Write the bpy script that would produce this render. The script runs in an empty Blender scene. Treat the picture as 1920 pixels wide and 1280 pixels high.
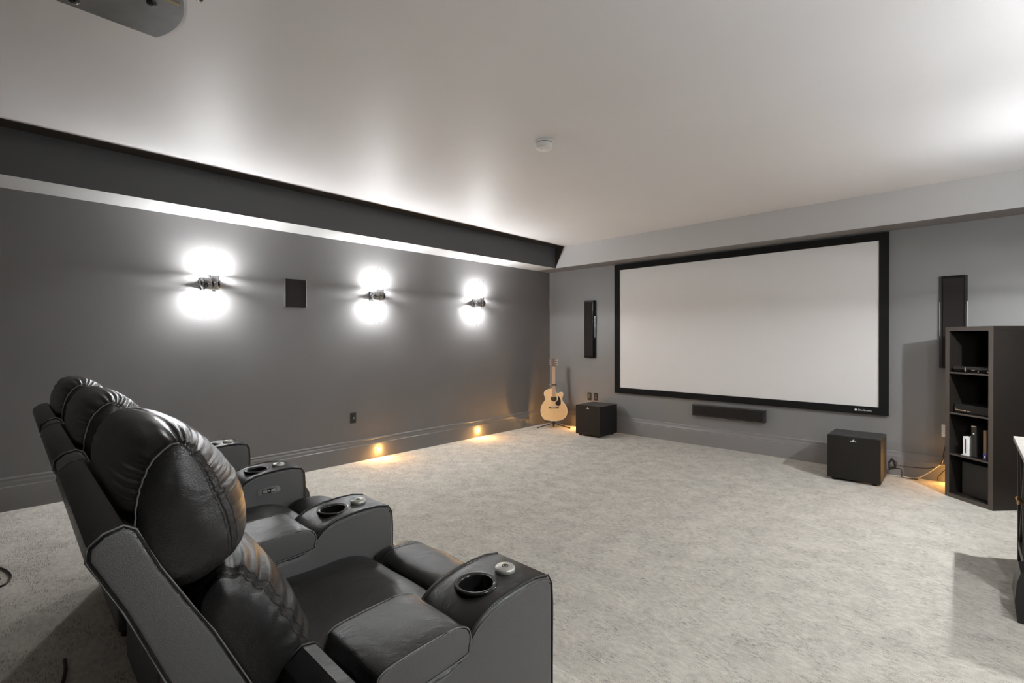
import bpy, bmesh, math, random
from mathutils import Vector, Matrix
random.seed(7)
PI = math.pi
S = bpy.context.scene
COL = S.collection
# ------------------------------------------------------------------ camera / exposure
cam_d = bpy.data.cameras.new('camera'); cam = bpy.data.objects.new('camera', cam_d); COL.objects.link(cam)
F_PX, YAW, PIT, ROL = 897.9, 0.759196, -0.004976, -0.0022
cam_d.sensor_fit = 'HORIZONTAL'; cam_d.sensor_width = 36.0; cam_d.lens = 36.0*F_PX/1920.0
cam_d.clip_start = 0.02; cam_d.clip_end = 60
fw = Vector((-math.sin(YAW)*math.cos(PIT), math.cos(YAW)*math.cos(PIT), math.sin(PIT)))
rt = fw.cross(Vector((0, 0, 1))).normalized(); up = rt.cross(fw)
r2 = rt*math.cos(ROL)+up*math.sin(ROL); u2 = -rt*math.sin(ROL)+up*math.cos(ROL)
M = Matrix((r2, u2, -fw)).transposed().to_4x4(); M.translation = Vector((4.935, -6.096, 1.36))
cam.matrix_world = M
S.camera = cam
S.view_settings.view_transform = 'Standard'; S.view_settings.look = 'None'
S.view_settings.gamma = 1.0; S.view_settings.use_curve_mapping = False
S.view_settings.exposure = 0.36
w = bpy.data.worlds.new('world'); S.world = w; w.use_nodes = True
w.node_tree.nodes['Background'].inputs[0].default_value = (0.5, 0.5, 0.52, 1)
w.node_tree.nodes['Background'].inputs[1].default_value = 0.02
BULB = 8000.0          # strength of the sconce bulbs
LED = 1500.0           # strength of the amber step lights

# ------------------------------------------------------------------ materials
def lin(c):
    return tuple(((x/255)/12.92 if x <= 10 else (((x/255)+.055)/1.055)**2.4) for x in c)
def mat(name, col, rough=.5, metal=0., spec=.5, noise=None, bump=None, coat=0., emit=None):
    m = bpy.data.materials.new(name); m.use_nodes = True
    nt = m.node_tree; b = nt.nodes['Principled BSDF']
    b.inputs['Base Color'].default_value = (*col, 1); b.inputs['Roughness'].default_value = rough
    b.inputs['Metallic'].default_value = metal; b.inputs['Specular IOR Level'].default_value = spec
    b.inputs['Coat Weight'].default_value = coat
    tc = nt.nodes.new('ShaderNodeTexCoord')
    if noise:                                   # (scale, amount) slight colour variation
        n = nt.nodes.new('ShaderNodeTexNoise'); n.inputs['Scale'].default_value = noise[0]; n.inputs['Detail'].default_value = 6
        nt.links.new(tc.outputs['Object'], n.inputs['Vector'])
        mx = nt.nodes.new('ShaderNodeMix'); mx.data_type = 'RGBA'
        a = noise[1]
        mx.inputs[6].default_value = (*[c*(1-a) for c in col], 1); mx.inputs[7].default_value = (*[min(1, c*(1+a)) for c in col], 1)
        nt.links.new(n.outputs['Fac'], mx.inputs[0]); nt.links.new(mx.outputs[2], b.inputs['Base Color'])
    if bump:                                    # (kind, scale, strength, distance)
        if bump[0] == 'voronoi':
            t = nt.nodes.new('ShaderNodeTexVoronoi'); out = t.outputs['Distance']
        else:
            t = nt.nodes.new('ShaderNodeTexNoise'); t.inputs['Detail'].default_value = 5; out = t.outputs['Fac']
        t.inputs['Scale'].default_value = bump[1]
        nt.links.new(tc.outputs['Object'], t.inputs['Vector'])
        bp = nt.nodes.new('ShaderNodeBump'); bp.inputs['Strength'].default_value = bump[2]; bp.inputs['Distance'].default_value = bump[3]
        nt.links.new(out, bp.inputs['Height']); nt.links.new(bp.outputs[0], b.inputs['Normal'])
    if emit:
        b.inputs['Emission Color'].default_value = (*emit[0], 1); b.inputs['Emission Strength'].default_value = emit[1]
    return m

m_wall_dark = mat('charcoal_paint', (.160, .154, .152), .40, noise=(3, .05), bump=('noise', 350, .08, .002))
m_wall_grey = mat('mid_grey_paint', (.215, .21, .21), .45, noise=(3, .04), bump=('noise', 350, .08, .002))
m_ceil = mat('ceiling_paint', (.76, .75, .755), .52, noise=(1.2, .04), bump=('noise', 300, .06, .002))
m_white_ceil = mat('soffit_underside_paint', (.56, .555, .55), .5)
m_soffit_dark = mat('slate_paint', (.070, .070, .074), .45)
m_soffit_grey = mat('pale_grey_paint', (.50, .495, .49), .5)
m_band = mat('dark_brown_band', (.030, .025, .022), .5)
m_base_dark = mat('charcoal_gloss_trim', (.17, .165, .162), .28)
m_base_grey = mat('grey_gloss_trim', (.24, .23, .23), .3)
m_black = mat('black_plastic', (.012, .012, .012), .4)
m_gloss = mat('gloss_black', (.008, .008, .009), .12, coat=.5)
m_velvet = mat('black_velvet_frame', (.006, .006, .006), .75, spec=.2)
m_screen = mat('screen_fabric', (.74, .725, .71), .9, spec=.1, noise=(900, .01))
m_grille = mat('speaker_grille_cloth', (.020, .017, .016), .85, spec=.2, bump=('noise', 900, .3, .001))
m_sub = mat('black_vinyl_cabinet', (.012, .011, .010), .5, spec=.25, bump=('noise', 160, .1, .001))
m_subtop = mat('textured_black_vinyl', (.030, .028, .027), .33, bump=('noise', 160, .1, .001))
m_silver = mat('silver_metal', (.62, .62, .6), .28, metal=1)
m_chrome = mat('polished_chrome', (.42, .42, .43), .14, metal=1)
m_white = mat('white_plastic', (.90, .89, .87), .4)
m_lwhite = mat('white_lettering', (.85, .85, .85), .5)
m_wood = mat('black_brown_laminate', (.015, .0125, .0105), .42, spec=.3, noise=(25, .25))
m_woodedge = mat('black_brown_edge', (.070, .058, .050), .5)
m_spruce = mat('spruce_top', (.78, .52, .26), .35, noise=(18, .08), coat=.2)
m_ring = mat('cream_rosette', (.85, .78, .62), .4)
m_neckw = mat('fretboard_wood', (.52, .33, .20), .5, noise=(60, .15))
m_head = mat('rosewood_headstock', (.16, .085, .055), .4)
m_sidew = mat('mahogany_side', (.24, .10, .045), .35, noise=(20, .2), coat=.3)
m_guard = mat('tortoise_pickguard', (.03, .014, .012), .25)
m_cream = mat('cream_cable', (.75, .68, .55), .5)
m_proj = mat('projector_underside', (.20, .20, .205), .35, noise=(9, .45), bump=('noise', 600, .35, .001))
m_projw = mat('projector_white_shell', (.75, .75, .75), .3)
m_tan = mat('tan_label', (.35, .28, .15), .6)
m_btop = mat('weathered_grey_wood', (.30, .285, .26), .6, noise=(30, .3))
m_bframe = mat('dark_charcoal_wood', (.035, .032, .03), .5, noise=(30, .2))
m_bpanel = mat('dark_brown_wood', (.085, .05, .03), .55, noise=(22, .35))
m_gold = mat('brass', (.6, .42, .2), .3, metal=1)
m_blue = mat('blue_print', (.05, .08, .35), .4)
m_brown = mat('brown_card', (.20, .12, .07), .6)
m_cupin = mat('cup_liner', (.003, .003, .003), .8, spec=.08)
m_btn = mat('silver_button', (.55, .55, .50), .35, metal=.5)

def leather(name, col, rough, wr):
    m = mat(name, col, rough, spec=.55)
    nt = m.node_tree; b = nt.nodes['Principled BSDF']; tc = nt.nodes.new('ShaderNodeTexCoord')
    v = nt.nodes.new('ShaderNodeTexVoronoi'); v.inputs['Scale'].default_value = 600
    n = nt.nodes.new('ShaderNodeTexNoise'); n.inputs['Scale'].default_value = 14; n.inputs['Detail'].default_value = 5; n.inputs['Distortion'].default_value = .6
    for t in (v, n): nt.links.new(tc.outputs['Object'], t.inputs['Vector'])
    b1 = nt.nodes.new('ShaderNodeBump'); b1.inputs['Strength'].default_value = .35; b1.inputs['Distance'].default_value = .0012
    b2 = nt.nodes.new('ShaderNodeBump'); b2.inputs['Strength'].default_value = wr; b2.inputs['Distance'].default_value = .012
    nt.links.new(v.outputs['Distance'], b1.inputs['Height']); nt.links.new(n.outputs['Fac'], b2.inputs['Height'])
    nt.links.new(b2.outputs[0], b1.inputs['Normal']); nt.links.new(b1.outputs[0], b.inputs['Normal'])
    return m
m_lea = leather('black_leather', (.012, .0115, .011), .27, .35)
m_vin = leather('charcoal_vinyl', (.088, .087, .085), .5, .06)
m_thread = mat('grey_piping', (.16, .155, .15), .55)
m_pipe = mat('black_piping', (.012, .012, .012), .35)

def carpet(name='beige_patterned_carpet', k=1.):
    m = bpy.data.materials.new(name); m.use_nodes = True
    nt = m.node_tree; N = nt.nodes.new; L = nt.links.new
    b = nt.nodes['Principled BSDF']; b.inputs['Roughness'].default_value = .95; b.inputs['Specular IOR Level'].default_value = .08
    b.inputs['Sheen Weight'].default_value = .15
    tc = N('ShaderNodeTexCoord')
    def nz(scale, det, mp=None, dist=0):
        n = N('ShaderNodeTexNoise'); n.inputs['Scale'].default_value = scale; n.inputs['Detail'].default_value = det; n.inputs['Distortion'].default_value = dist
        if mp:
            q = N('ShaderNodeMapping'); q.inputs['Scale'].default_value = mp; L(tc.outputs['Object'], q.inputs[0]); L(q.outputs[0], n.inputs['Vector'])
        else: L(tc.outputs['Object'], n.inputs['Vector'])
        return n.outputs['Fac']
    def ramp(src, a, c, v0=0., v1=1.):
        r = N('ShaderNodeMapRange'); r.inputs[1].default_value = a; r.inputs[2].default_value = c; r.inputs[3].default_value = v0; r.inputs[4].default_value = v1
        L(src, r.inputs[0]); return r.outputs[0]
    def math_(op, x, y):
        q = N('ShaderNodeMath'); q.operation = op
        for i, v in enumerate((x, y)):
            if isinstance(v, (int, float)): q.inputs[i].default_value = v
            else: L(v, q.inputs[i])
        return q.outputs[0]
    dash = ramp(nz(1, 1.5, (34, 190, 20)), .555, .60)            # short grooves woven along the room's width
    patch = ramp(nz(9, 2), .46, .56)
    dash = math_('MULTIPLY', dash, patch)
    fine = nz(260, 3)
    cloud = nz(5.5, 5, None, .4)                                # brushed pile
    cloud2 = nz(26, 4, (1, 1.8, 1), .3)
    val = math_('ADD', ramp(cloud, .35, .65, -.08, .08), ramp(fine, .3, .7, -.22, .22))
    val = math_('ADD', val, ramp(cloud2, .35, .65, -.11, .11))
    val = math_('SUBTRACT', val, math_('MULTIPLY', dash, .36))
    val = math_('ADD', val, 1.0)
    mx = N('ShaderNodeMix'); mx.data_type = 'RGBA'; mx.blend_type = 'MULTIPLY'; mx.inputs[0].default_value = 1
    mx.inputs[6].default_value = (.56*k, .53*k, .472*k, 1)
    cb = N('ShaderNodeCombineColor')
    for i in range(3): L(val, cb.inputs[i])
    L(cb.outputs[0], mx.inputs[7]); L(mx.outputs[2], b.inputs['Base Color'])
    h = math_('SUBTRACT', fine, math_('MULTIPLY', dash, 1.4))
    bp = N('ShaderNodeBump'); bp.inputs['Strength'].default_value = .6; bp.inputs['Distance'].default_value = .004
    L(h, bp.inputs['Height']); L(bp.outputs[0], b.inputs['Normal'])
    return m
m_carpet = carpet(); m_carpet_lit = carpet('lit_patterned_carpet', 1.12)  # second copy for the riser: same carpet, brighter light put into its colour

def glass():
    m = bpy.data.materials.new('clear_glass_tube'); m.use_nodes = True
    nt = m.node_tree; nt.nodes.remove(nt.nodes['Principled BSDF'])
    t = nt.nodes.new('ShaderNodeBsdfTransparent'); g = nt.nodes.new('ShaderNodeBsdfGlossy'); g.inputs['Roughness'].default_value = .05
    t.inputs[0].default_value = (.97, .98, .98, 1)
    fr = nt.nodes.new('ShaderNodeLayerWeight'); fr.inputs[0].default_value = .12
    mx = nt.nodes.new('ShaderNodeMixShader')
    nt.links.new(fr.outputs[1], mx.inputs[0]); nt.links.new(t.outputs[0], mx.inputs[1]); nt.links.new(g.outputs[0], mx.inputs[2])
    nt.links.new(mx.outputs[0], nt.nodes['Material Output'].inputs[0])
    return m
m_glass = glass()
m_bulb = mat('sconce_bulb', (1, 1, 1), .5, emit=((.975, .985, 1.0), BULB*.64))
m_rod = mat('glowing_acrylic_rod', (.9, .9, .9), .4, emit=((1.0, .985, .97), 14.0))
m_led = mat('amber_lens', (1, .8, .5), .5, emit=((1.0, .50, .13), LED))

# ------------------------------------------------------------------ mesh helpers
def finish(name, bm, ms, parent=None, smooth=False, loc=None):
    me = bpy.data.meshes.new(name)
    bmesh.ops.recalc_face_normals(bm, faces=bm.faces)
    bm.to_mesh(me); bm.free()
    for m in (ms if isinstance(ms, (list, tuple)) else [ms]): me.materials.append(m)
    if smooth: me.polygons.foreach_set('use_smooth', [True]*len(me.polygons))
    o = bpy.data.objects.new(name, me); COL.objects.link(o)
    if parent: o.parent = parent
    if loc: o.location = loc
    return o
def tag(o, label=None, cat=None, group=None, kind=None):
    if label: o['label'] = label
    if cat: o['category'] = cat
    if group: o['group'] = group
    if kind: o['kind'] = kind
    return o
def empty(name, loc, rz=0, label=None, cat=None, group=None):
    o = bpy.data.objects.new(name, None); COL.objects.link(o); o.location = loc; o.rotation_euler = (0, 0, rz)
    o.empty_display_size = .1
    return tag(o, label, cat, group)
def box(bm, x0, x1, y0, y1, z0, z1, mi=0, bev=0, seg=2):
    vs = [bm.verts.new((x, y, z)) for x in (x0, x1) for y in (y0, y1) for z in (z0, z1)]
    fs = [(0, 1, 3, 2), (4, 6, 7, 5), (0, 4, 5, 1), (2, 3, 7, 6), (0, 2, 6, 4), (1, 5, 7, 3)]
    F = [bm.faces.new([vs[i] for i in f]) for f in fs]
    for f in F: f.material_index = mi
    if bev:
        es = list({e for f in F for e in f.edges})
        r = bmesh.ops.bevel(bm, geom=es, offset=bev, segments=seg, profile=.5, affect='EDGES')
        for f in r['faces']: f.material_index = mi
    return F
def B(*a, **k):
    bm = bmesh.new(); box(bm, *a, **k); return bm
def prism(bm, pts, a0, a1, axis='x', mi=0, mis=None):
    """closed 2-D outline pushed along an axis; for 'x' pts are (y,z), for 'y' (x,z), for 'z' (x,y)"""
    def P(p, a): return {'x': (a, p[0], p[1]), 'y': (p[0], a, p[1]), 'z': (p[0], p[1], a)}[axis]
    A = [bm.verts.new(P(p, a0)) for p in pts]; Bv = [bm.verts.new(P(p, a1)) for p in pts]
    n = len(pts); out = []
    f = bm.faces.new(A); f.material_index = mi if mis is None else mis; out.append(f)
    f = bm.faces.new(Bv[::-1]); f.material_index = mi if mis is None else mis; out.append(f)
    for i in range(n):
        f = bm.faces.new((A[i], Bv[i], Bv[(i+1) % n], A[(i+1) % n])); f.material_index = mi; out.append(f)
    return out
def lathe(bm, prof, n=32, center=(0, 0, 0), axis='z', mi=0):
    cx, cy, cz = center; rings = []
    for r, h in prof:
        ring = []
        for i in range(n):
            a = 2*PI*i/n; p = (r*math.cos(a), r*math.sin(a))
            v = {'z': (cx+p[0], cy+p[1], cz+h), 'y': (cx+p[0], cy+h, cz+p[1]), 'x': (cx+h, cy+p[0], cz+p[1])}[axis]
            ring.append(bm.verts.new(v))
        rings.append(ring)
    for a, b in zip(rings, rings[1:]):
        for i in range(n):
            f = bm.faces.new((a[i], a[(i+1) % n], b[(i+1) % n], b[i])); f.material_index = mi; f.smooth = True
    for ring in (rings[0], rings[-1]):
        f = bm.faces.new(ring); f.material_index = mi
def spl(pts, n=8, closed=False):
    P = [Vector(p) for p in pts]; out = []; N_ = len(P)
    rng = N_ if closed else N_-1
    for i in range(rng):
        if closed: a, b, c, d = P[i-1], P[i], P[(i+1) % N_], P[(i+2) % N_]
        else: a, b, c, d = P[max(i-1, 0)], P[i], P[i+1], P[min(i+2, N_-1)]
        for k in range(n):
            t = k/n
            out.append(.5*((2*b)+(c-a)*t+(2*a-5*b+4*c-d)*t*t+(3*b-a-3*c+d)*t**3))
    if not closed: out.append(P[-1])
    return out
def tube(bm, pts, r, n=8, closed=False, mi=0):
    pts = [Vector(p) for p in pts]; m_ = len(pts); rings = []
    ref = Vector((0, 0, 1))
    for i, p in enumerate(pts):
        if closed: t = pts[(i+1) % m_]-pts[i-1]
        else: t = pts[min(i+1, m_-1)]-pts[max(i-1, 0)]
        t.normalize()
        if abs(t.dot(ref)) > .95: ref = Vector((1, 0, 0)) if abs(t.x) < .9 else Vector((0, 1, 0))
        u = t.cross(ref).normalized(); v = t.cross(u).normalized(); ref = v if abs(v.dot(t)) < .5 else ref
        rr = r(i/(m_-1)) if callable(r) else r
        rings.append([bm.verts.new(p+u*math.cos(2*PI*k/n)*rr+v*math.sin(2*PI*k/n)*rr) for k in range(n)])
    # align ring starts to stop twisting
    for i in range(1, m_):
        a = rings[i-1]; b = rings[i]
        s = min(range(n), key=lambda s: (a[0].co-b[s].co).length); rings[i] = b[s:]+b[:s]
        if (a[1].co-rings[i][1].co).length > (a[1].co-rings[i][-1].co).length: rings[i] = [rings[i][0]]+rings[i][:0:-1]
    prs = list(zip(rings, rings[1:]))
    for a, b in prs:
        for k in range(n):
            f = bm.faces.new((a[k], a[(k+1) % n], b[(k+1) % n], b[k])); f.smooth = True; f.material_index = mi
    if closed:
        a, b = rings[-1], rings[0]; s = min(range(n), key=lambda s: (a[0].co-b[s].co).length)
        b = b[s:]+b[:s]
        if (a[1].co-b[1].co).length > (a[1].co-b[-1].co).length: b = [b[0]]+b[:0:-1]
        for k in range(n):
            f = bm.faces.new((a[k], a[(k+1) % n], b[(k+1) % n], b[k])); f.smooth = True; f.material_index = mi
    else:
        for rg in (rings[0], rings[-1]):
            f = bm.faces.new(rg); f.material_index = mi
def bevel_all(bm, off, seg=3, ang=.6):
    es = [e for e in bm.edges if len(e.link_faces) == 2 and e.calc_face_angle(0) > ang]
    bmesh.ops.bevel(bm, geom=es, offset=off, segments=seg, profile=.5, affect='EDGES', clamp_overlap=True)
def smooth_by_angle(o, ang=40):
    o.data.polygons.foreach_set('use_smooth', [True]*len(o.data.polygons))
    try: o.data.set_sharp_from_angle(angle=math.radians(ang))
    except Exception: pass
def copy_tree(o, parent=None):
    c = o.copy(); COL.objects.link(c); c.parent = parent
    for ch in list(o.children): copy_tree(ch, c)
    return c
def text_mesh(name, s, size, mtl, parent, loc, rot, extrude=.0006):
    cu = bpy.data.curves.new(name, 'FONT'); cu.body = s; cu.size = size; cu.extrude = extrude; cu.align_x = 'CENTER'; cu.align_y = 'CENTER'
    t = bpy.data.objects.new(name+'_src', cu); COL.objects.link(t)
    dg = bpy.context.evaluated_depsgraph_get(); me = bpy.data.meshes.new_from_object(t.evaluated_get(dg))
    bpy.data.objects.remove(t); me.materials.clear(); me.materials.append(mtl)
    o = bpy.data.objects.new(name, me); COL.objects.link(o); o.parent = parent; o.location = loc; o.rotation_euler = rot
    return o

# ------------------------------------------------------------------ the room
W, BACK, HC, SO, RZ, RY = 5.62, -9.3, 2.75, 2.436, .15, -4.69
st = lambda o: tag(o, kind='structure')
st(finish('floor', B(-.15, W+.15, RY, .15, -.1, 0), m_carpet))
bm = bmesh.new()
prof = [(BACK-.15, -.1), (RY, -.1)] + [(RY-.02+.02*math.cos(a), RZ-.02+.02*math.sin(a)) for a in [i*PI/12 for i in range(7)]] + [(BACK-.15, RZ)]
prism(bm, prof, -.15, W+.15, 'x'); st(finish('floor_riser', bm, m_carpet_lit))
st(finish('wall_left', B(-.15, 0, BACK, .15, 0, HC), m_wall_dark))
st(finish('wall_front', B(0, W, 0, .15, 0, HC), m_wall_grey))
st(finish('wall_right', B(W, W+.15, BACK, .15, 0, HC), m_wall_dark))
st(finish('wall_back', B(0, W, BACK-.15, BACK, 0, HC), m_wall_grey))
st(finish('ceiling', B(-.15, W+.15, BACK-.15, .15, HC, HC+.12), m_ceil))
# soffits round the room: dark on the long walls, grey across the front, light undersides
def soffit(x0, x1, y0, y1, mats):
    bm = bmesh.new(); F = box(bm, x0, x1, y0, y1, SO, HC)
    for f in F:
        if f.normal.z < -.5 or f.calc_center_median().z < SO+.01: f.material_index = 1
    return finish('trim_1', bm, mats)
o = soffit(0, .392, BACK, -.34, [m_soffit_dark, m_white_ceil]); st(o)
o = soffit(0, W, -.34, 0, [m_soffit_grey, m_wall_grey]); o.name = 'trim_2'; st(o)
# dark brown band on the ceiling beside the left soffit, dark triangle on the front soffit
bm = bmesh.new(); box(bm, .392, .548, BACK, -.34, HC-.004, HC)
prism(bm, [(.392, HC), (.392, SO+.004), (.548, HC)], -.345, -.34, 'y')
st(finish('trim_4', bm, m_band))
def skirting(name, along, c, a0, a1, z, side, m):
    """profile: plain board, small step, hollow, lip"""
    p = [(0, 0), (.018, 0), (.018, .168), (.0155, .171), (.013, .173), (.012, .200), (.009, .212), (.009, .218), (.012, .222), (.012, .228), (.006, .236), (0, .238)]
    if side == 'front': p[4:8] = [(.016, .185), (.012, .200), (.008, .222), (.008, .224)]
    bm = bmesh.new()
    if along == 'y': prism(bm, [(c+side_s*q[0], z+q[1]) for q in p for side_s in [1 if side == 'left' else -1]], a0, a1, 'y')
    else: prism(bm, [(c-q[0], z+q[1]) for q in p], a0, a1, 'x')
    return st(finish(name, bm, m))
skirting('baseboard_left', 'y', 0, RY, 0, 0, 'left', m_base_dark)
skirting('baseboard_left.001', 'y', 0, BACK, RY, RZ, 'left', m_base_dark)
skirting('baseboard_front', 'x', 0, 0, W, 0, 'front', m_base_grey)
skirting('baseboard_right', 'y', W, RY, 0, 0, 'right', m_base_dark)
skirting('baseboard_right.001', 'y', W, BACK, RY, RZ, 'right', m_base_dark)

# ------------------------------------------------------------------ projection screen
FX0, FX1, FZ0, FZ1, FW = 1.238, 4.372, .583, 2.424, .078
scr = empty('projection_screen', (2.805, 0, FZ0), 0, 'wide white projection screen in a black frame on the front wall', 'projection screen')
def rel(o, root):
    o.parent = root; o.matrix_parent_inverse = Matrix.Identity(4); o.location = o.location - root.location
    return o
rel(finish('screen_surface', B(FX0+.06, FX1-.06, -.030, -.012, FZ0+.06, FZ1-.06), m_screen), scr)
bm = bmesh.new()
for (ax, bx, az, bz) in ((FX0, FX1, FZ0, FZ0+FW), (FX0, FX1, FZ1-FW, FZ1), (FX0, FX0+FW, FZ0+FW, FZ1-FW), (FX1-FW, FX1, FZ0+FW, FZ1-FW)):
    box(bm, ax, bx, -.045, -.001, az, bz)
rel(finish('frame', bm, m_velvet), scr)
t = text_mesh('maker_lettering', 'Elite Screens', .022, m_lwhite, scr, (1.375, -.046, .038), (PI/2, 0, 0))
t.name = 'lettering'
bm = B(1.290, 1.308, -.0468, -.045, .029, .047); q = finish('lettering_mark', bm, m_lwhite, scr)

# ------------------------------------------------------------------ sconces and amber step lights
def make_sconce(kind_label):
    r = empty('wall_sconce', (0, 0, 0), 0, kind_label, 'wall lamp', 'twin tube sconces')
    X = .102
    bm = bmesh.new(); box(bm, 0, .02, -.055, .055, -.06, .06, bev=.004); box(bm, .02, X, -.02, .02, -.025, .025)
    finish('wall_plate', bm, m_chrome, r)
    bm = bmesh.new()
    lathe(bm, [(.030, -.059), (.044, -.056), (.044, .046), (.034, .050)], 28, (X, -.022, 0))
    lathe(bm, [(.034, -.052), (.044, -.048), (.044, .072), (.034, .075)], 28, (X, .024, 0))
    finish('holder', bm, m_chrome, r)
    for sgn in (-1, 1):
        bm = bmesh.new(); lathe(bm, [(.040, 0), (.040, sgn*.010), (.028, sgn*.020), (.014, sgn*.027), (.002, sgn*.029)], 24, (X, sgn*.060, 0), 'y')
        finish('end_cap', bm, m_chrome, r)
    for y, z0, z1, b0, b1 in ((.024, .078, .31, .085, .235), (-.022, -.31, -.055, -.215, -.062)):
        bm = bmesh.new(); n = 28; R0, R1 = .033, .029
        for i in range(n):
            a0 = 2*PI*i/n; a1 = 2*PI*(i+1)/n
            q = [bm.verts.new((X+R0*math.cos(a), y+R0*math.sin(a), z)) for a, z in ((a0, z0), (a1, z0), (a1, z1), (a0, z1))]
            bm.faces.new(q)
        bmesh.ops.remove_doubles(bm, verts=bm.verts, dist=1e-5)
        zr = z1 if z1 > .1 else z0
        tube(bm, [(X+R0*math.cos(2*PI*i/n), y+R0*math.sin(2*PI*i/n), zr) for i in range(n)], .0022, 6, True)
        tb = finish('glass_tube', bm, m_glass, r, smooth=True)
        zb = z0+.006 if y > 0 else z1-.006; sg = 1 if y > 0 else -1
        bm = bmesh.new(); lathe(bm, [(.021, 0), (.021, sg*.0015), (.019, sg*.002)], 24, (X, y, zb)); bl = finish('bulb', bm, [m_bulb], r)
        bm = bmesh.new(); lathe(bm, [(.011, min(zb, zb+sg*.15)), (.011, max(zb, zb+sg*.15))], 16, (X, y, sg*.004)); finish('light_rod', bm, m_rod, tb)
    return r
sc0 = make_sconce('')
sc_bulbs = [c.data for c in sc0.children if c.name.startswith('bulb')]
bulb_right = []
for up_, dn_ in ((.50, 1.0), (.36, .55), (.50, 1.75)):        # right wall lamps: each dimmed differently
    for me, k_ in zip(sc_bulbs, (up_, dn_)):
        q = me.copy(); q.materials.clear(); q.materials.append(mat('sconce_bulb', (1, 1, 1), .5, emit=((.975, .985, 1.0), BULB*k_))); bulb_right.append(q)
spots = [(0, -4.86, 0, 'lit twin tube wall sconce nearest the recliners, left of the black wall panel'),
         (0, -3.20, 0, 'lit twin tube wall sconce just right of the black wall panel'),
         (0, -1.64, 0, 'lit twin tube wall sconce closest to the corner with the guitar'),
         (W, -4.86, PI, 'lit twin tube sconce on the right wall, furthest from the front wall'),
         (W, -3.20, PI, 'lit twin tube sconce on the right wall beyond the sideboard, middle one'),
         (W, -1.64, PI, 'lit twin tube sconce on the right wall nearest the tall shelf unit')]
for i, (x, y, a, lb) in enumerate(spots):
    s = sc0 if i == 0 else copy_tree(sc0)
    s.location = (x, y, 1.855); s.rotation_euler.z = a; s['label'] = lb
    if x > 1:
        for c in s.children:
            if c.name.startswith('bulb'): c.data = bulb_right[(i-3)*2+(0 if c.data is sc_bulbs[0] else 1)]
def make_led():
    r = empty('step_light', (0, 0, 0), 0, '', 'step light', 'amber step lights in the baseboard')
    bm = bmesh.new(); lathe(bm, [(.026, 0), (.026, .002), (.021, .004), (.016, .004)], 28, (0, 0, 0), 'x'); finish('trim_ring', bm, m_base_dark, r)
    bm = bmesh.new(); lathe(bm, [(.016, .002), (.0155, .007), (.011, .013), (.004, .016)], 24, (0, 0, 0), 'x'); finish('lens', bm, m_led, r, smooth=True)
    return r
led0 = make_led()
leds = [(.018, -3.158, .094, 0, 'glowing amber step light in the left baseboard, right of the recliners'),
        (.018, -1.608, .098, 0, 'glowing amber step light in the left baseboard, closer to the guitar corner'),
        (.70, -.018, .094, -PI/2, 'glowing amber step light in the front baseboard between guitar and subwoofer'),
        (4.92, -.018, .094, -PI/2, 'glowing amber step light in the front baseboard behind the shelf unit')]
for i, (x, y, z, a, lb) in enumerate(leds):
    s = led0 if i == 0 else copy_tree(led0)
    s.location = (x, y, z); s.rotation_euler.z = a; s['label'] = lb

# ------------------------------------------------------------------ wall fittings
r = empty('wall_speaker_panel', (0, -4.0915, 1.828), 0, 'flat black square surround speaker on the left wall between two sconces', 'speaker')
finish('grille', B(0, .030, -.102, .102, -.138, .138, bev=.003), m_grille, r)
for y in (-.1055, .1035): finish('side_strip', B(0, .033, y, y+.003, -.139, .139), m_silver, r)
def plate(name, loc, rz, label, cat, mtl, slots, group=None, kind='duplex'):
    r = empty(name, loc, rz, label, cat, group)          # local +y is out of the wall
    finish('cover_plate', B(-.035, .035, 0, .006, -.058, .058, bev=.002), mtl, r)
    if kind == 'duplex':
        for z in (.021, -.021):
            sf = finish('socket', B(-.016, .016, .006, .0085, z-.015, z+.015), mtl, r)
            bm = bmesh.new()
            box(bm, -.009, -.0065, .0085, .0095, z-.002, z+.008); box(bm, .0065, .009, .0085, .0095, z-.002, z+.008); box(bm, -.002, .002, .0085, .0095, z-.010, z-.006)
            finish('slots', bm, slots, sf)
    elif kind == 'jacks':
        for z in (.028, .006, -.016):
            bm = bmesh.new(); lathe(bm, [(.006, .006), (.006, .012), (.003, .016)], 12, (.004, 0, z), 'y')
            finish('jack', bm, slots, r)
    elif kind == 'switch':
        bm = bmesh.new(); box(bm, -.014, .014, .006, .0085, -.033, .033); finish('switch_frame', bm, m_black, r)
        bm = bmesh.new(); box(bm, -.005, .005, .0085, .018, -.010, .010); finish('switch_toggle', bm, slots, r)
    return r
m_plateb = mat('black_wall_plate', (.016, .014, .012), .4)
plate('wall_switch', (0, -3.46, .49), -PI/2, 'small dark wall plate low on the left wall above the first step light', 'outlet', m_plateb, m_silver, kind='switch')
plate('cable_outlet', (.775, 0, .487), PI, 'black wall plate with silver cable jacks above the left subwoofer, left one of two', 'outlet', m_plateb, m_silver, kind='jacks')
plate('wall_outlet', (.893, 0, .490), PI, 'black double socket plate above the left subwoofer, right one of two', 'outlet', m_plateb, m_lwhite)
plate('wall_outlet', (4.800, 0, .485), PI, 'white double socket on the front wall beside the tall shelf unit', 'outlet', m_white, m_black)
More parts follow.
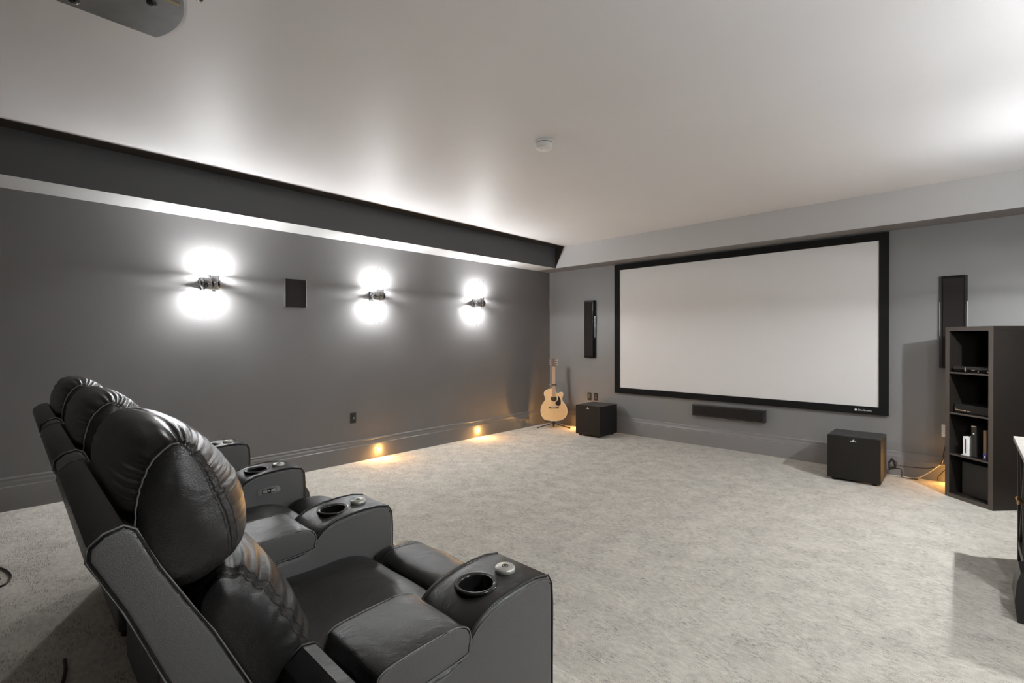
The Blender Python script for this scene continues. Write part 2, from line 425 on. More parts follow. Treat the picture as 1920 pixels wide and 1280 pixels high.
def line_speaker(x, label, s):
    r = empty('wall_speaker', (x, 0, 1.08), 0, label, 'speaker', 'slim wall speakers')
    bm = bmesh.new()
    prism(bm, [(-.100, 0), (-.097, -.022), (-.080, -.058), (.080, -.058), (.097, -.022), (.100, 0)], 0, .86, 'z'); bevel_all(bm, .003, 2)
    finish('cabinet', bm, m_gloss, r)
    finish('grille', B(-.070, .070, -.064, -.058, .025, .835, bev=.002), m_grille, r)
    for sx in (-1, 1):
        bm = bmesh.new(); box(bm, sx*.094-.0015, sx*.094+.0015, -.034, -.026, .30, .62); finish('side_strip', bm, m_silver, r)
    return r
line_speaker(.800, 'slim tall black speaker on the front wall left of the screen', 1)
line_speaker(4.845, 'slim tall black speaker right of the screen, its lower end behind the shelf unit', -1)
r = empty('center_speaker', (2.815, 0, .376), 0, 'long flat black center speaker mounted under the screen', 'speaker')
finish('cabinet', B(-.43, .43, -.060, 0, 0, .150, bev=.006), m_gloss, r)
finish('grille', B(-.415, .400, -.066, -.060, .018, .132, bev=.003), m_grille, r)
bm = bmesh.new(); box(bm, -.43, .43, -.0625, -.060, 0, .003); box(bm, -.43, .43, -.0625, -.060, .147, .150); finish('edge_strip', bm, mat('dull_metal', (.25, .25, .25), .35, metal=1), r)

# smoke alarm
r = empty('smoke_alarm', (2.775, -3.488, HC), 0, 'round white smoke alarm on the ceiling', 'smoke alarm')
bm = bmesh.new(); lathe(bm, [(.066, 0), (.068, -.006), (.066, -.013), (.050, -.014)], 48); finish('mounting_ring', bm, m_white, r, smooth=False)
bm = bmesh.new(); lathe(bm, [(.058, -.014), (.060, -.018), (.060, -.040), (.056, -.050), (.040, -.055), (.002, -.056)], 48); finish('body', bm, m_white, r)
bm = bmesh.new(); lathe(bm, [(.017, -.0545), (.017, -.058), (.013, -.060), (.002, -.060)], 24, (0, -.012, 0)); finish('test_button', bm, m_white, r)
bm = bmesh.new()
lathe(bm, [(.0592, -.0145), (.0605, -.0145), (.0605, -.0180), (.0592, -.0180)], 48); finish('vent_slot', bm, m_black, r)

# ------------------------------------------------------------------ subwoofers
def sub(x0, x1, y0, y1, label, topm):
    cx, cy = (x0+x1)/2, (y0+y1)/2
    r = empty('subwoofer', (cx, cy, 0), 0, label, 'subwoofer', 'black subwoofers under the screen')
    w, d = (x1-x0)/2, (y1-y0)/2
    bm = bmesh.new(); box(bm, -w, w, -d+.03, d, .022, .43, bev=.003)
    for f in bm.faces:
        if f.normal.z > .9: f.material_index = 1
    finish('cabinet', bm, [m_sub, m_subtop], r)
    finish('grille', B(-w, w, -d, -d+.028, .022, .43, bev=.004), m_grille2, r)
    for sx in (-1, 1):
        for sy in (-1, 1):
            bm = bmesh.new(); lathe(bm, [(.020, 0), (.022, .006), (.020, .022)], 20, (sx*(w-.05), sy*(d-.05), 0)); finish('foot', bm, m_black, r)
    bm = bmesh.new()
    for cx_, ww, z0, z1 in ((-.018, .010, .388, .394), (-.005, .006, .388, .402), (.004, .008, .388, .408), (.018, .010, .387, .393)):
        box(bm, cx_-ww/2, cx_+ww/2, -d-.0015, -d, z0, z1)
    finish('badge', bm, m_lwhite, r)
    return r
m_grille2 = mat('subwoofer_grille', (.016, .014, .012), .65, spec=.2, bump=('noise', 1200, .3, .0008))
sub(.911, 1.316, -.545, -.105, 'black cube subwoofer on the carpet between the guitar and the screen', m_subtop)
sub(3.956, 4.372, -.627, -.215, 'black cube subwoofer on the carpet below the right end of the screen', m_subtop)

# ------------------------------------------------------------------ cables by the right subwoofer
def cable(name, pts, r_, m, label, cat='cable', n=8):
    bm = bmesh.new(); tube(bm, spl(pts, 6), r_, n); return tag(finish(name, bm, m), label, cat)
cable('speaker_cable', [(4.372, -.10, .012), (4.42, -.10, .010), (4.48, -.09, .008), (4.545, -.08, .008), (4.60, -.07, .018), (4.64, -.06, .045), (4.685, -.05, .088), (4.72, -.045, .125), (4.76, -.045, .165), (4.80, -.05, .168), (4.85, -.06, .15), (4.90, -.06, .12)], .0045, m_cream, 'cream cable curving along the baseboard from subwoofer to shelf unit')
cable('power_cord', [(4.374, -.10, .060), (4.40, -.09, .070), (4.44, -.095, .085), (4.475, -.10, .085), (4.482, -.10, .05), (4.480, -.105, .015), (4.50, -.11, .007), (4.55, -.10, .006), (4.60, -.085, .006)], .0045, m_black, 'black cord dropping from the back of the right subwoofer to the carpet')
cable('audio_cable', [(4.44, -.030, .108), (4.50, -.026, .10), (4.60, -.025, .104), (4.68, -.024, .116), (4.74, -.024, .14), (4.80, -.024, .19)], .0025, m_black, 'thin black cable strung along the baseboard toward the shelf unit')
cable('plug_cord', [(4.800, -.03, .455), (4.797, -.035, .38), (4.790, -.04, .33), (4.782, -.04, .27), (4.779, -.04, .22), (4.765, -.04, .175), (4.75, -.04, .15)], .004, m_black, 'black cord hanging down from the white double socket')
bm = bmesh.new()
random.seed(3)
pts = []
for i in range(26):
    a = i*1.9; pts.append((4.410+.030*math.cos(a)+random.uniform(-.008, .008), -.15+.03*math.sin(a*.7), .130+.045*math.sin(a)+random.uniform(-.01, .01)))
tube(bm, spl(pts, 5), .0035, 6)
tag(finish('coiled_cable', bm, m_black), 'tangled bundle of black cable behind the right subwoofer', 'cable')
cable('short_lead', [(4.742, -.045, .006), (4.742, -.045, .045), (4.760, -.045, .075), (4.785, -.05, .115), (4.82, -.05, .14)], .003, m_black, 'short dark lead leaning on the baseboard right beside the shelf unit')
# cables on the carpet behind the recliners
cable('floor_cable', [(1.10, -6.20, RZ+.006), (1.25, -6.12, RZ+.006), (1.40, -6.09, RZ+.007), (1.50, -6.115, RZ+.006), (1.48, -6.17, RZ+.006), (1.36, -6.20, RZ+.014), (1.42, -6.13, RZ+.010), (1.30, -6.30, RZ+.006)], .005, m_black, 'black cable looped on the carpet behind the furthest recliner')
cable('floor_cable', [(2.50, -5.955, RZ+.02), (2.60, -5.96, RZ+.02), (2.72, -5.99, RZ+.006), (2.80, -6.06, RZ+.006), (2.85, -6.2, RZ+.006)], .006, m_black, 'black cable running out from behind the middle recliner')

# ------------------------------------------------------------------ tall shelf unit, set across the corner
F1 = Vector((4.803, -.509, 0)); F2 = Vector((5.089, -.770, 0)); du = (F2-F1).normalized()
ang = math.atan2(du.y, du.x)
KW, KD, KH = .387, .39, 1.455
ku = empty('shelf_unit', F1, ang, 'tall narrow black-brown shelf unit with four open cells, set across the right corner', 'shelf')
bm = bmesh.new()
T = .036
box(bm, 0, KW, 0, KD, 0, T, bev=.0012); finish('base_panel', bm, m_wood, ku); bm = bmesh.new(); box(bm, 0, KW, 0, KD, KH-T, KH, bev=.0012)
finish('top_panel', bm, m_wood, ku)
for nm, x in (('side_panel', 0), ('side_panel', KW-T)):
    finish(nm, B(x, x+T, 0, KD, T, KH-T, bev=.0012), m_wood, ku)
bm = bmesh.new()     # the paler edging on the front
for a in ((0, KW, KH-T, KH), (0, KW, 0, T), (0, T, T, KH-T), (KW-T, KW, T, KH-T)): box(bm, a[0]+.0005, a[1]-.0005, -.0015, 0, a[2]+.0005, a[3]-.0005)
finish('front_edging', bm, m_woodedge, ku)
SZ = [1.073, .728, .378]
for z in SZ:
    bm = B(T, KW-T, 0, KD-.005, z-.014, z, bev=.001); box(bm, T, KW-T, -.0015, 0, z-.0135, z-.0005, mi=1)
    finish('shelf', bm, [m_wood, m_woodedge], ku)
finish('back_panel', B(T, KW-T, KD-.006, KD-.001, T, KH-T), m_wood, ku)
def kpos(x, y, z): return F1+Matrix.Rotation(ang, 3, 'Z') @ Vector((x, y, z))
# contents
g = empty('game_console', kpos(.19, .17, SZ[0]), ang+.12, 'flat slanted black game console on the top shelf of the tall unit', 'game console')
bm = bmesh.new(); prism(bm, [(-.135, .003), (-.150, .022), (.110, .026), (.125, .003)], -.140, .140, 'x'); finish('lower_shell', bm, m_sub, g)
bm = bmesh.new(); prism(bm, [(-.150, .026), (-.158, .048), (.120, .050), (.112, .028)], -.140, .058, 'x'); finish('upper_shell', bm, m_subtop, g)
bm = bmesh.new(); prism(bm, [(-.150, .026), (-.158, .048), (.120, .050), (.112, .028)], .061, .140, 'x'); finish('gloss_panel', bm, m_gloss, g)
finish('light_bar', B(-.05, -.044, -.159, -.148, .010, .044), m_silver, g)
finish('maker_mark', B(-.005, .02, -.1535, -.148, .021, .025), m_silver, g)
for a_ in (.04, .105): finish('usb_port', B(a_, a_+.006, -.1515, -.145, .010, .018), m_silver, g)
g = empty('game_console', kpos(.195, .165, SZ[1]), ang, 'thick black game console with a grey front strip on the second shelf down', 'game console')
bm = B(-.150, .150, -.130, .130, .004, .072, bev=.003); finish('shell', bm, m_sub, g)
finish('front_panel', B(-.145, .02, -.132, -.130, .012, .066), m_grille, g)
bm = bmesh.new(); box(bm, -.14, -.05, -.1335, -.132, .020, .027); box(bm, -.04, -.01, -.1335, -.132, .018, .024); box(bm, -.142, -.134, -.1335, -.132, .018, .040); finish('disc_slot', bm, m_silver, g)
g = empty('game_console', kpos(.150, .10, SZ[2]), ang, 'small upright white game console on the third shelf down', 'game console')
finish('shell', B(-.022, .022, -.075, .10, .004, .160, bev=.003), m_white, g)
bm = bmesh.new(); box(bm, -.001, .004, -.0765, -.075, .022, .140); finish('disc_slot', bm, m_black, g)
finish('stand', B(-.030, .030, -.085, .10, 0, .006, bev=.001), mat('grey_plastic', (.4, .4, .4), .4), g)
g = empty('game_console', kpos(.212, .16, SZ[2]), ang, 'tall upright black game console with a round white power mark on the third shelf down', 'game console')
finish('shell', B(-.024, .024, -.130, .110, 0, .265, bev=.006), m_gloss, g)
bm = bmesh.new(); lathe(bm, [(.006, 0), (.006, -.002)], 16, (0, -.130, .195), 'y'); finish('power_button', bm, m_lwhite, g)
finish('top_vent', B(-.018, .018, -.1315, -.130, .252, .258), m_silver, g)
bm = B(-.012, .012, -.085, .085, 0, .235)
g = finish('game_case', bm, m_brown); g.location = kpos(.285, .13, SZ[2]); g.rotation_euler.z = ang; tag(g, 'brown and blue upright game case at the right end of the third shelf down', 'game case')
finish('blue_band', B(-.0125, .0125, -.0858, -.085, .004, .052), m_blue, g)
finish('band_print', B(-.006, .005, -.0865, -.0858, .014, .030), m_lwhite, g)
g = finish('storage_box', B(-.125, .125, -.14, .14, 0, .275, bev=.004), mat('black_card', (.012, .012, .011), .6)); g.location = kpos(.200, .215, T+.001); g.rotation_euler.z = ang
tag(g, 'plain black box filling the bottom cell of the shelf unit', 'box')

# ------------------------------------------------------------------ sideboard at the right edge
CX0, CX1, CY0, CY1, CH = 5.158, 5.56, -2.60, -1.83, .755
sb = empty('sideboard', (5.35, -2.205, 0), 0, 'grey topped dark wooden sideboard with crossed braces, cut by the right edge', 'sideboard')
def cb(x0, x1, y0, y1, z0, z1, **k): return B(x0-5.35, x1-5.35, y0+2.205, y1+2.205, z0, z1, **k)
finish('top', cb(CX0-.012, CX1, CY0-.012, CY1+.012, CH-.026, CH, bev=.002), m_btop, sb)
bm = cb(CX0+.03, CX1-.01, CY0+.03, CY1-.03, .10, CH-.026); finish('body', bm, m_bpanel, sb)
for x in (CX0+.005, CX1-.05):
    for y in (CY0+.003, CY1-.043):
        finish('leg', cb(x, x+.04, y, y+.04, 0, CH-.026, bev=.002), m_bframe, sb)
bm = bmesh.new()
def lb(x0, x1, y0, y1, z0, z1): box(bm, x0-5.35, x1-5.35, y0+2.205, y1+2.205, z0, z1)
lb(CX0+.008, CX0+.03, CY0+.04, CY1-.04, CH-.075, CH-.026); lb(CX0+.008, CX0+.03, CY0+.04, CY1-.04, .08, .13)
lb(CX0+.008, CX0+.03, -2.225, -2.185, .13, CH-.075)
lb(CX0+.04, CX1-.05, CY0+.006, CY0+.03, CH-.075, CH-.026); lb(CX0+.04, CX1-.05, CY0+.006, CY0+.03, .08, .13)
finish('frame', bm, m_bframe, sb)
for ya, yb in ((CY0+.043, -2.225), (-2.185, CY1-.043)):
    for za, zb in ((.13, CH-.075), (CH-.075, .13)):
        bm = bmesh.new(); L = math.hypot(yb-ya, zb-za); nx = -(zb-za)/L*.014; nz_ = (yb-ya)/L*.014
        prism(bm, [(ya+2.205+nx, za+nz_), (ya+2.205-nx, za-nz_), (yb+2.205-nx, zb-nz_), (yb+2.205+nx, zb+nz_)], CX0+.012-5.35, CX0+.029-5.35, 'x')
        finish('brace', bm, m_bframe, sb)
for y in (-2.255, -2.155):
    bm = bmesh.new(); lathe(bm, [(.005, 0), (.005, -.014), (.012, -.018), (.012, -.026), (.004, -.030)], 16, (CX0+.010-5.35, y+2.205, .45), 'x'); finish('knob', bm, m_gold, sb)
bag = bmesh.new()
prism(bag, [(5.115, 0), (5.105, .10), (5.112, .19), (5.125, .24), (5.30, .26), (5.32, 0)], -2.78, -2.60, 'y'); bevel_all(bag, .02, 3)
tag(finish('storage_bag', bag, m_black), 'black bag on the carpet against the near end of the sideboard', 'bag')

# ------------------------------------------------------------------ projector
pj = empty('projector', (2.80, -5.81, 2.55), 0, 'white ceiling projector seen from below at the top left', 'projector')
def pprof(z0, z1, mi, bm, g_=0):
    pts = [(-.185+g_, -.17+g_), (.205-g_, -.17+g_), (.205-g_, .13)]
    pts += [(.205-g_-.0-(.39-2*g_)*t, .13+.045*math.sin(PI*t)**.8-g_) for t in [i/14 for i in range(1, 14)]]
    pts += [(-.185+g_, .13-g_)]
    prism(bm, pts, z0, z1, 'z', mi)
bm = bmesh.new(); pprof(-.003, .004, 0, bm, .009); finish('underside', bm, m_proj, pj)
bm = bmesh.new(); pprof(0, .13, 0, bm); bevel_all(bm, .006, 3, 1.0); finish('shell', bm, m_projw, pj)
for x, y in ((.052, .070), (.052, -.11), (-.13, -.12)):
    bm = bmesh.new(); lathe(bm, [(.016, .002), (.017, -.004), (.014, -.010), (.004, -.012)], 24, (x, y, 0)); finish('foot', bm, m_gloss, pj, smooth=False)
finish('label_sticker', B(.100, .118, .090, .140, -.0042, -.001), m_tan, pj)
bm = bmesh.new(); lathe(bm, [(.036, 0), (.040, .012), (.040, .030), (.032, .034), (.026, .024)], 28, (.165, .168, .052), 'y'); finish('lens', bm, m_gloss, pj)
bm = bmesh.new(); lathe(bm, [(.02, .13), (.02, .19)], 20, (0, -.03, 0)); lathe(bm, [(.06, .19), (.06, .1995)], 28, (0, -.03, 0)); finish('ceiling_mount', bm, m_projw, pj)

# ------------------------------------------------------------------ guitar on its stand
GA = math.atan2(-.38, .295)+PI/2          # local -y faces the viewer
gp = Vector((.355, -.345, 0))
Kk = .000623
gl = [(530,150),(450,130),(380,135),(300,165),(262,220),(262,270),(285,340),(292,390),(262,440),(210,520),(182,610),(180,700),(205,780),(250,850),(320,885),(420,900),(500,903),(600,898),(700,868),(770,815),(812,740),(822,660),(810,580),(770,500),(720,440),(700,390),(702,330),(722,280),(722,232),(694,208),(650,213),(600,235),(560,222),(535,185)]
out = [((u-495)*Kk, (903-v)*Kk) for u, v in gl]
outs = [(p.x, p.y) for p in spl([Vector((a, b, 0)) for a, b in out], 3, True)]
gt = empty('acoustic_guitar', gp+Vector((0, 0, .112)), GA, 'natural top cutaway acoustic guitar standing in the corner', 'guitar')
gt.rotation_euler = (-.10, 0, GA); gt.rotation_mode = 'XYZ'
bm = bmesh.new(); prism(bm, outs, -.050, -.044, 'y'); finish('top', bm, m_spruce, gt)
bm = bmesh.new(); prism(bm, outs, -.044, .050, 'y'); o = finish('body', bm, m_sidew, gt); smooth_by_angle(o, 50)
bm = bmesh.new(); tube(bm, [(p[0], -.050, p[1]) for p in outs], .0028, 6, True); finish('binding', bm, m_ring, gt)
hx, hz = 0, (903-362)*Kk
bm = bmesh.new(); lathe(bm, [(.052, -.0502), (.052, -.0512), (.002, -.0512)], 40, (hx, 0, hz), 'y'); finish('rosette', bm, m_ring, gt)
bm = bmesh.new(); lathe(bm, [(.046, -.0512), (.046, -.0518), (.002, -.0518)], 40, (hx, 0, hz), 'y'); finish('sound_hole', bm, mat('sound_hole_shade', (.05, .022, .014), .7), gt)
pg = [(590,290),(630,320),(655,370),(668,440),(662,505),(630,535),(580,535),(545,505),(535,460),(575,425),(598,380),(598,330)]
bm = bmesh.new(); prism(bm, [(p.x, p.y) for p in spl([Vector(((u-495)*Kk, (903-v)*Kk, 0)) for u, v in pg], 4, True)], -.0532, -.0503, 'y'); finish('pickguard', bm, m_guard, gt)
bz = (903-583)*Kk
finish('bridge', B(-.078, .078, -.0585, -.0500, bz-.013, bz+.013, bev=.003), m_head, gt)
finish('saddle', B(-.038, .038, -.061, -.0585, bz-.002, bz+.003), m_ring, gt)
NZ, HZ = .818, .945
bm = bmesh.new(); prism(bm, [(-.028, .36), (.028, .36), (.022, NZ), (-.022, NZ)], -.060, -.052, 'y'); finish('fretboard', bm, m_neckw, gt)
bm = bmesh.new(); prism(bm, [(-.025, .44), (.025, .44), (.021, NZ), (-.021, NZ)], -.052, -.030, 'y'); bevel_all(bm, .006, 3); finish('neck', bm, m_sidew, gt)
bm = bmesh.new()
for k in range(1, 18):
    z = NZ-(NZ-bz)*(1-2**(-k/12)); wd = .022+.006*(NZ-z)/(NZ-.36)
    if z > .37: box(bm, -wd, wd, -.0608, -.060, z-.0008, z+.0008)
finish('frets', bm, m_silver, gt)
finish('nut', B(-.022, .022, -.063, -.052, NZ, NZ+.006), m_ring, gt)
bm = bmesh.new(); prism(bm, [(-.022, NZ+.006), (.022, NZ+.006), (.034, NZ+.03), (.036, HZ-.01), (.020, HZ), (-.020, HZ), (-.036, HZ-.01), (-.034, NZ+.03)], -.056, -.040, 'y'); finish('headstock', bm, m_head, gt)
for sx in (-1, 1):
    for k in range(3):
        z = NZ+.035+k*.034
        bm = bmesh.new(); lathe(bm, [(.006, -.066), (.006, -.056)], 12, (sx*.022, 0, z), 'y'); lathe(bm, [(.003, 0), (.003, sx*.014), (.009, sx*.018), (.009, sx*.026), (.004, sx*.028)], 12, (sx*.036, -.048, z), 'x')
        finish('tuning_peg', bm, m_silver, gt)
bm = bmesh.new()
for k in range(6):
    x0 = -.0175+k*.007; x1 = -.026+k*.0104
    tube(bm, [(x1, -.0625, bz), (x0, -.0635, NZ+.003)], .0005, 4)
finish('strings', bm, m_silver, gt)
# capo on the neck
def gw(x, y, z): return gt.location+(Matrix.Rotation(GA, 3, 'Z') @ Matrix.Rotation(-.10, 3, 'X')) @ Vector((x, y, z))
cp = empty('guitar_capo', gw(0, -.05, .545), GA, 'black capo clamped across the guitar neck', 'capo'); cp.rotation_euler = (-.10, 0, GA)
bm = B(-.034, .036, -.022, -.0105, -.007, .007, bev=.003); finish('clamp_bar', bm, m_black, cp)
bm = bmesh.new(); tube(bm, spl([(.034, -.016, 0), (.046, 0, 0), (.040, .024, 0), (.0, .030, 0)], 6), .006, 8); finish('clamp_arm', bm, m_black, cp)
bm = bmesh.new(); tube(bm, [(-.034, -.016, 0), (-.066, -.010, .002)], .005, 8); finish('lever', bm, m_silver, cp)
# stand
sd = empty('guitar_stand', gp, GA, 'black tripod guitar stand under the acoustic guitar', 'stand')
bm = bmesh.new(); lathe(bm, [(.014, .035), (.016, .04), (.016, .10), (.012, .105)], 20, (0, .0, 0)); lathe(bm, [(.010, .012), (.010, .04)], 16, (0, -.0, 0)); finish('hub', bm, m_black, sd)
for (x, y) in ((-.245, -.050), (.245, -.050), (0, .23)):
    bm = bmesh.new(); d_ = Vector((x, y, 0)); tube(bm, [d_.normalized()*.012+Vector((0, 0, .072)), d_*.97+Vector((0, 0, .010))], .0075, 8)
    l = finish('leg', bm, m_black, sd)
    bm = bmesh.new(); tube(bm, [d_*.95+Vector((0, 0, .012)), d_*1.02+Vector((0, 0, .010))], .0098, 10); finish('rubber_foot', bm, m_gloss, l)
for sx in (-1, 1):
    bm = bmesh.new(); tube(bm, spl([(0, 0, .092), (sx*.06, .0, .088), (sx*.105, -.01, .098), (sx*.118, -.055, .098), (sx*.120, -.078, .112)], 5), .006, 8); finish('cradle_arm', bm, m_black, sd)

# ------------------------------------------------------------------ recliners
YO = -5.55
def yz(pts): return [(a-YO, b-RZ) for a, b in pts]
def cushion(name, prof, hw, parent, mats, pw=7, ns=34, nprof=10, disp=None, endscale=.80, taper=None, groove=None, prof_end=None, ex=1/2.2):
    """soft pad: closed (y,z) outline swept across the width, ends rounded over; disp(x,s,p,n,u) -> offset along normal"""
    P = [Vector((p.x, p.y)) for p in spl([Vector((a, b, 0)) for a, b in prof], nprof, True)]
    n = len(P)
    PE = [Vector((p.x, p.y)) for p in spl([Vector((a, b, 0)) for a, b in (prof_end or prof)], nprof, True)]
    c = sum(P, Vector((0, 0)))/n; ce = sum(PE, Vector((0, 0)))/n
    nor = []
    for i in range(n):
        t = (P[(i+1) % n]-P[i-1]).normalized(); q = Vector((t.y, -t.x))
        if q.dot(P[i]-c) < 0: q = -q
        nor.append(q)
    def sect(i, a, k):
        if prof_end: return PE[i].lerp(P[i], a)
        return c+(P[i]-c)*k
    bm = bmesh.new(); rings = []
    S_ = []
    for k in range(ns+1):
        t = k/ns; s = math.sin((t-.5)*PI) ; s = .55*s+.45*(2*t-1)
        S_.append(s)
    S_ = [-1, -.992, -.975]+S_[1:-1]+[.975, .992, 1]; S_ = sorted(set(S_))
    for s in S_:
        a = (1-abs(s)**pw)**ex if abs(s) < 1 else 0
        k = endscale+(1-endscale)*a
        ring = []
        x = s*hw
        for i in range(n):
            q = sect(i, a, k)
            off = 0.
            if disp: off += disp(x, s, P[i].x, P[i].y, i/n)
            if groove:
                for gs in groove: off -= .0045*math.exp(-((abs(s)-gs)/.012)**2)
            q = q+nor[i]*off
            xx = x*(taper(P[i].x, P[i].y) if taper else 1)
            ring.append(bm.verts.new((xx, q.x, q.y)))
        rings.append(ring)
    for a, b in zip(rings, rings[1:]):
        for i in range(n): bm.faces.new((a[i], a[(i+1) % n], b[(i+1) % n], b[i]))
    # closed, gently domed ends
    for ring, sg in ((rings[0], -1), (rings[-1], 1)):
        prev = ring
        for kk, dx in ((.7, .006), (.35, .010)):
            cc = sum((v.co for v in ring), Vector())/n
            new = [bm.verts.new((v.co.x+sg*dx, cc.y+(v.co.y-cc.y)*kk, cc.z+(v.co.z-cc.z)*kk)) for v in ring]
            for i in range(n): bm.faces.new((prev[i], prev[(i+1) % n], new[(i+1) % n], new[i]))
            prev = new
        bm.faces.new(prev)
    o = finish(name, bm, mats, parent, smooth=True)
    def loop(s, lift=.001):
        a = (1-abs(s)**pw)**ex if abs(s) < 1 else 0
        k = endscale+(1-endscale)*a; pts = []
        for i in range(n):
            q = sect(i, a, k)
            off = lift+(disp(s*hw, s, P[i].x, P[i].y, i/n) if disp else 0)
            q = q+nor[i]*off; pts.append((s*hw*(taper(P[i].x, P[i].y) if taper else 1), q.x, q.y))
        return pts
    return o, loop

def gauss(x, c, w_): return math.exp(-((x-c)/w_)**2)
def hsh(i): return math.sin(i*127.1+3.7)*.5+.5
def stitches(bm, pts, r_=.0009, step=2):
    for i in range(0, len(pts)-1, 1):
        a = Vector(pts[i]); b = Vector(pts[i+1]); L = (b-a).length; k = max(1, int(L/.007))
        for j in range(k):
            p = a.lerp(b, (j+.15)/k); q = a.lerp(b, (j+.75)/k)
            if (q-p).length > .0005: tube(bm, [p, q], r_, 4)

def make_arm(parent, x):
    """armrest: low rear, raised front with cup well"""
    prof = [(-5.16, .19), (-5.142, .30), (-5.140, .45), (-5.138, .69), (-5.141, .738), (-5.155, .762), (-5.20, .772),
            (-5.25, .7735), (-5.31, .770), (-5.350, .764), (-5.378, .755), (-5.402, .742), (-5.421, .725), (-5.436, .704), (-5.452, .692), (-5.48, .686),
            (-5.64, .686), (-5.655, .70), (-5.662, .735), (-5.675, .752), (-5.70, .757), (-5.735, .735), (-5.755, .68), (-5.76, .50), (-5.76, .19)]
    P = yz(prof); bm = bmesh.new(); hw = .095
    prism(bm, P, -hw, hw, 'x')
    bm.normal_update()
    es = [e for e in bm.edges if any(abs(f.normal.x) > .9 for f in e.link_faces)]
    bmesh.ops.bevel(bm, geom=es, offset=.014, segments=4, profile=.5, affect='EDGES', clamp_overlap=True)
    bm.normal_update()
    for f in bm.faces:
        f.material_index = 1 if abs(f.normal.x) > .93 else 0
    o = finish('armrest', bm, [m_lea, m_vin], parent)
    o.location.x = x
    # cut the cup well
    cut = bmesh.new(); lathe(cut, [(.041, -.07), (.041, .06)], 40, (0, -5.318-YO, .770-RZ)); co = finish('cutter', cut, m_cupin)
    co.location.x = 0
    tmp = bpy.data.objects.new('tmp', o.data); COL.objects.link(tmp)
    md = tmp.modifiers.new('b', 'BOOLEAN'); md.operation = 'DIFFERENCE'; md.object = co; md.solver = 'EXACT'
    bpy.context.view_layer.update()
    dg = bpy.context.evaluated_depsgraph_get(); me = bpy.data.meshes.new_from_object(tmp.evaluated_get(dg))
    if len(me.polygons) > 30: o.data = me
    bpy.data.objects.remove(tmp); bpy.data.objects.remove(co)
    smooth_by_angle(o, 35)
    for sx in (-1, 1):
        bm = bmesh.new(); tube(bm, [(sx*(hw-.004), p[0]*1.0, p[1]) for p in [(a, b) for a, b in P[:23]]], .0028, 6); q = finish('piping', bm, m_pipe, o)
        bm = bmesh.new(); tube(bm, [(sx*(hw-.0002), a, b-.0) for a, b in [(a if i < 5 else a, b-.012) for i, (a, b) in enumerate(P[5:17])]], .0011, 5); finish('welt', bm, m_thread, o)
    cz = .770-RZ; cy = -5.318-YO
    bm = bmesh.new(); lathe(bm, [(.040, -.060), (.040, -.001), (.043, .0015), (.050, .0035), (.0535, .0015), (.0535, -.006), (.0415, -.006), (.0412, -.0605)], 48, (0, cy, cz))
    finish('cup_holder', bm, m_chrome2, o, smooth=False)
    bm = bmesh.new(); lathe(bm, [(.0395, -.0595), (.0395, -.003), (.0388, -.003), (.0388, -.0575), (.002, -.0575)], 48, (0, cy, cz)); finish('cup_liner', bm, m_cupin, o)
    by = -5.228-YO
    bm = bmesh.new(); lathe(bm, [(.026, 0), (.026, .010), (.023, .0135), (.002, .0145)], 36, (.010, by, cz)); b_ = finish('control_button', bm, m_btn, o, smooth=False)
    bm = bmesh.new(); lathe(bm, [(.0085, .0143), (.0085, .0152), (.0065, .0152), (.0065, .0143)], 20, (.010, by, cz)); lathe(bm, [(.003, .014), (.003, .0155)], 10, (.010, by, cz)); finish('button_mark', bm, m_sub, b_)
    # padded lid on the low part
    lp = yz([(-5.645, .692), (-5.645, .742), (-5.635, .757), (-5.60, .763), (-5.50, .766), (-5.46, .763), (-5.432, .752), (-5.422, .732), (-5.426, .708), (-5.446, .692)])
    bm = bmesh.new(); prism(bm, [(p.x, p.y) for p in spl([Vector((a, b, 0)) for a, b in lp], 4, True)], -.098, .098, 'x'); bm.normal_update()
    es = [e for e in bm.edges if any(abs(f.normal.x) > .9 for f in e.link_faces)]
    bmesh.ops.bevel(bm, geom=es, offset=.012, segments=4, profile=.5, affect='EDGES', clamp_overlap=True); bm.normal_update()
    for f in bm.faces: f.material_index = 1 if abs(f.normal.x) > .93 else 0
    l = finish('armrest_lid', bm, [m_lea, m_vin], o); smooth_by_angle(l, 35)
    for sx in (-1, 1):
        bm = bmesh.new(); tube(bm, [(sx*.0975, p.x, p.y) for p in spl([Vector((a, b, 0)) for a, b in lp], 4, True)], .0014, 6, True)
        finish('lid_piping', bm, m_thread, l)
    return o

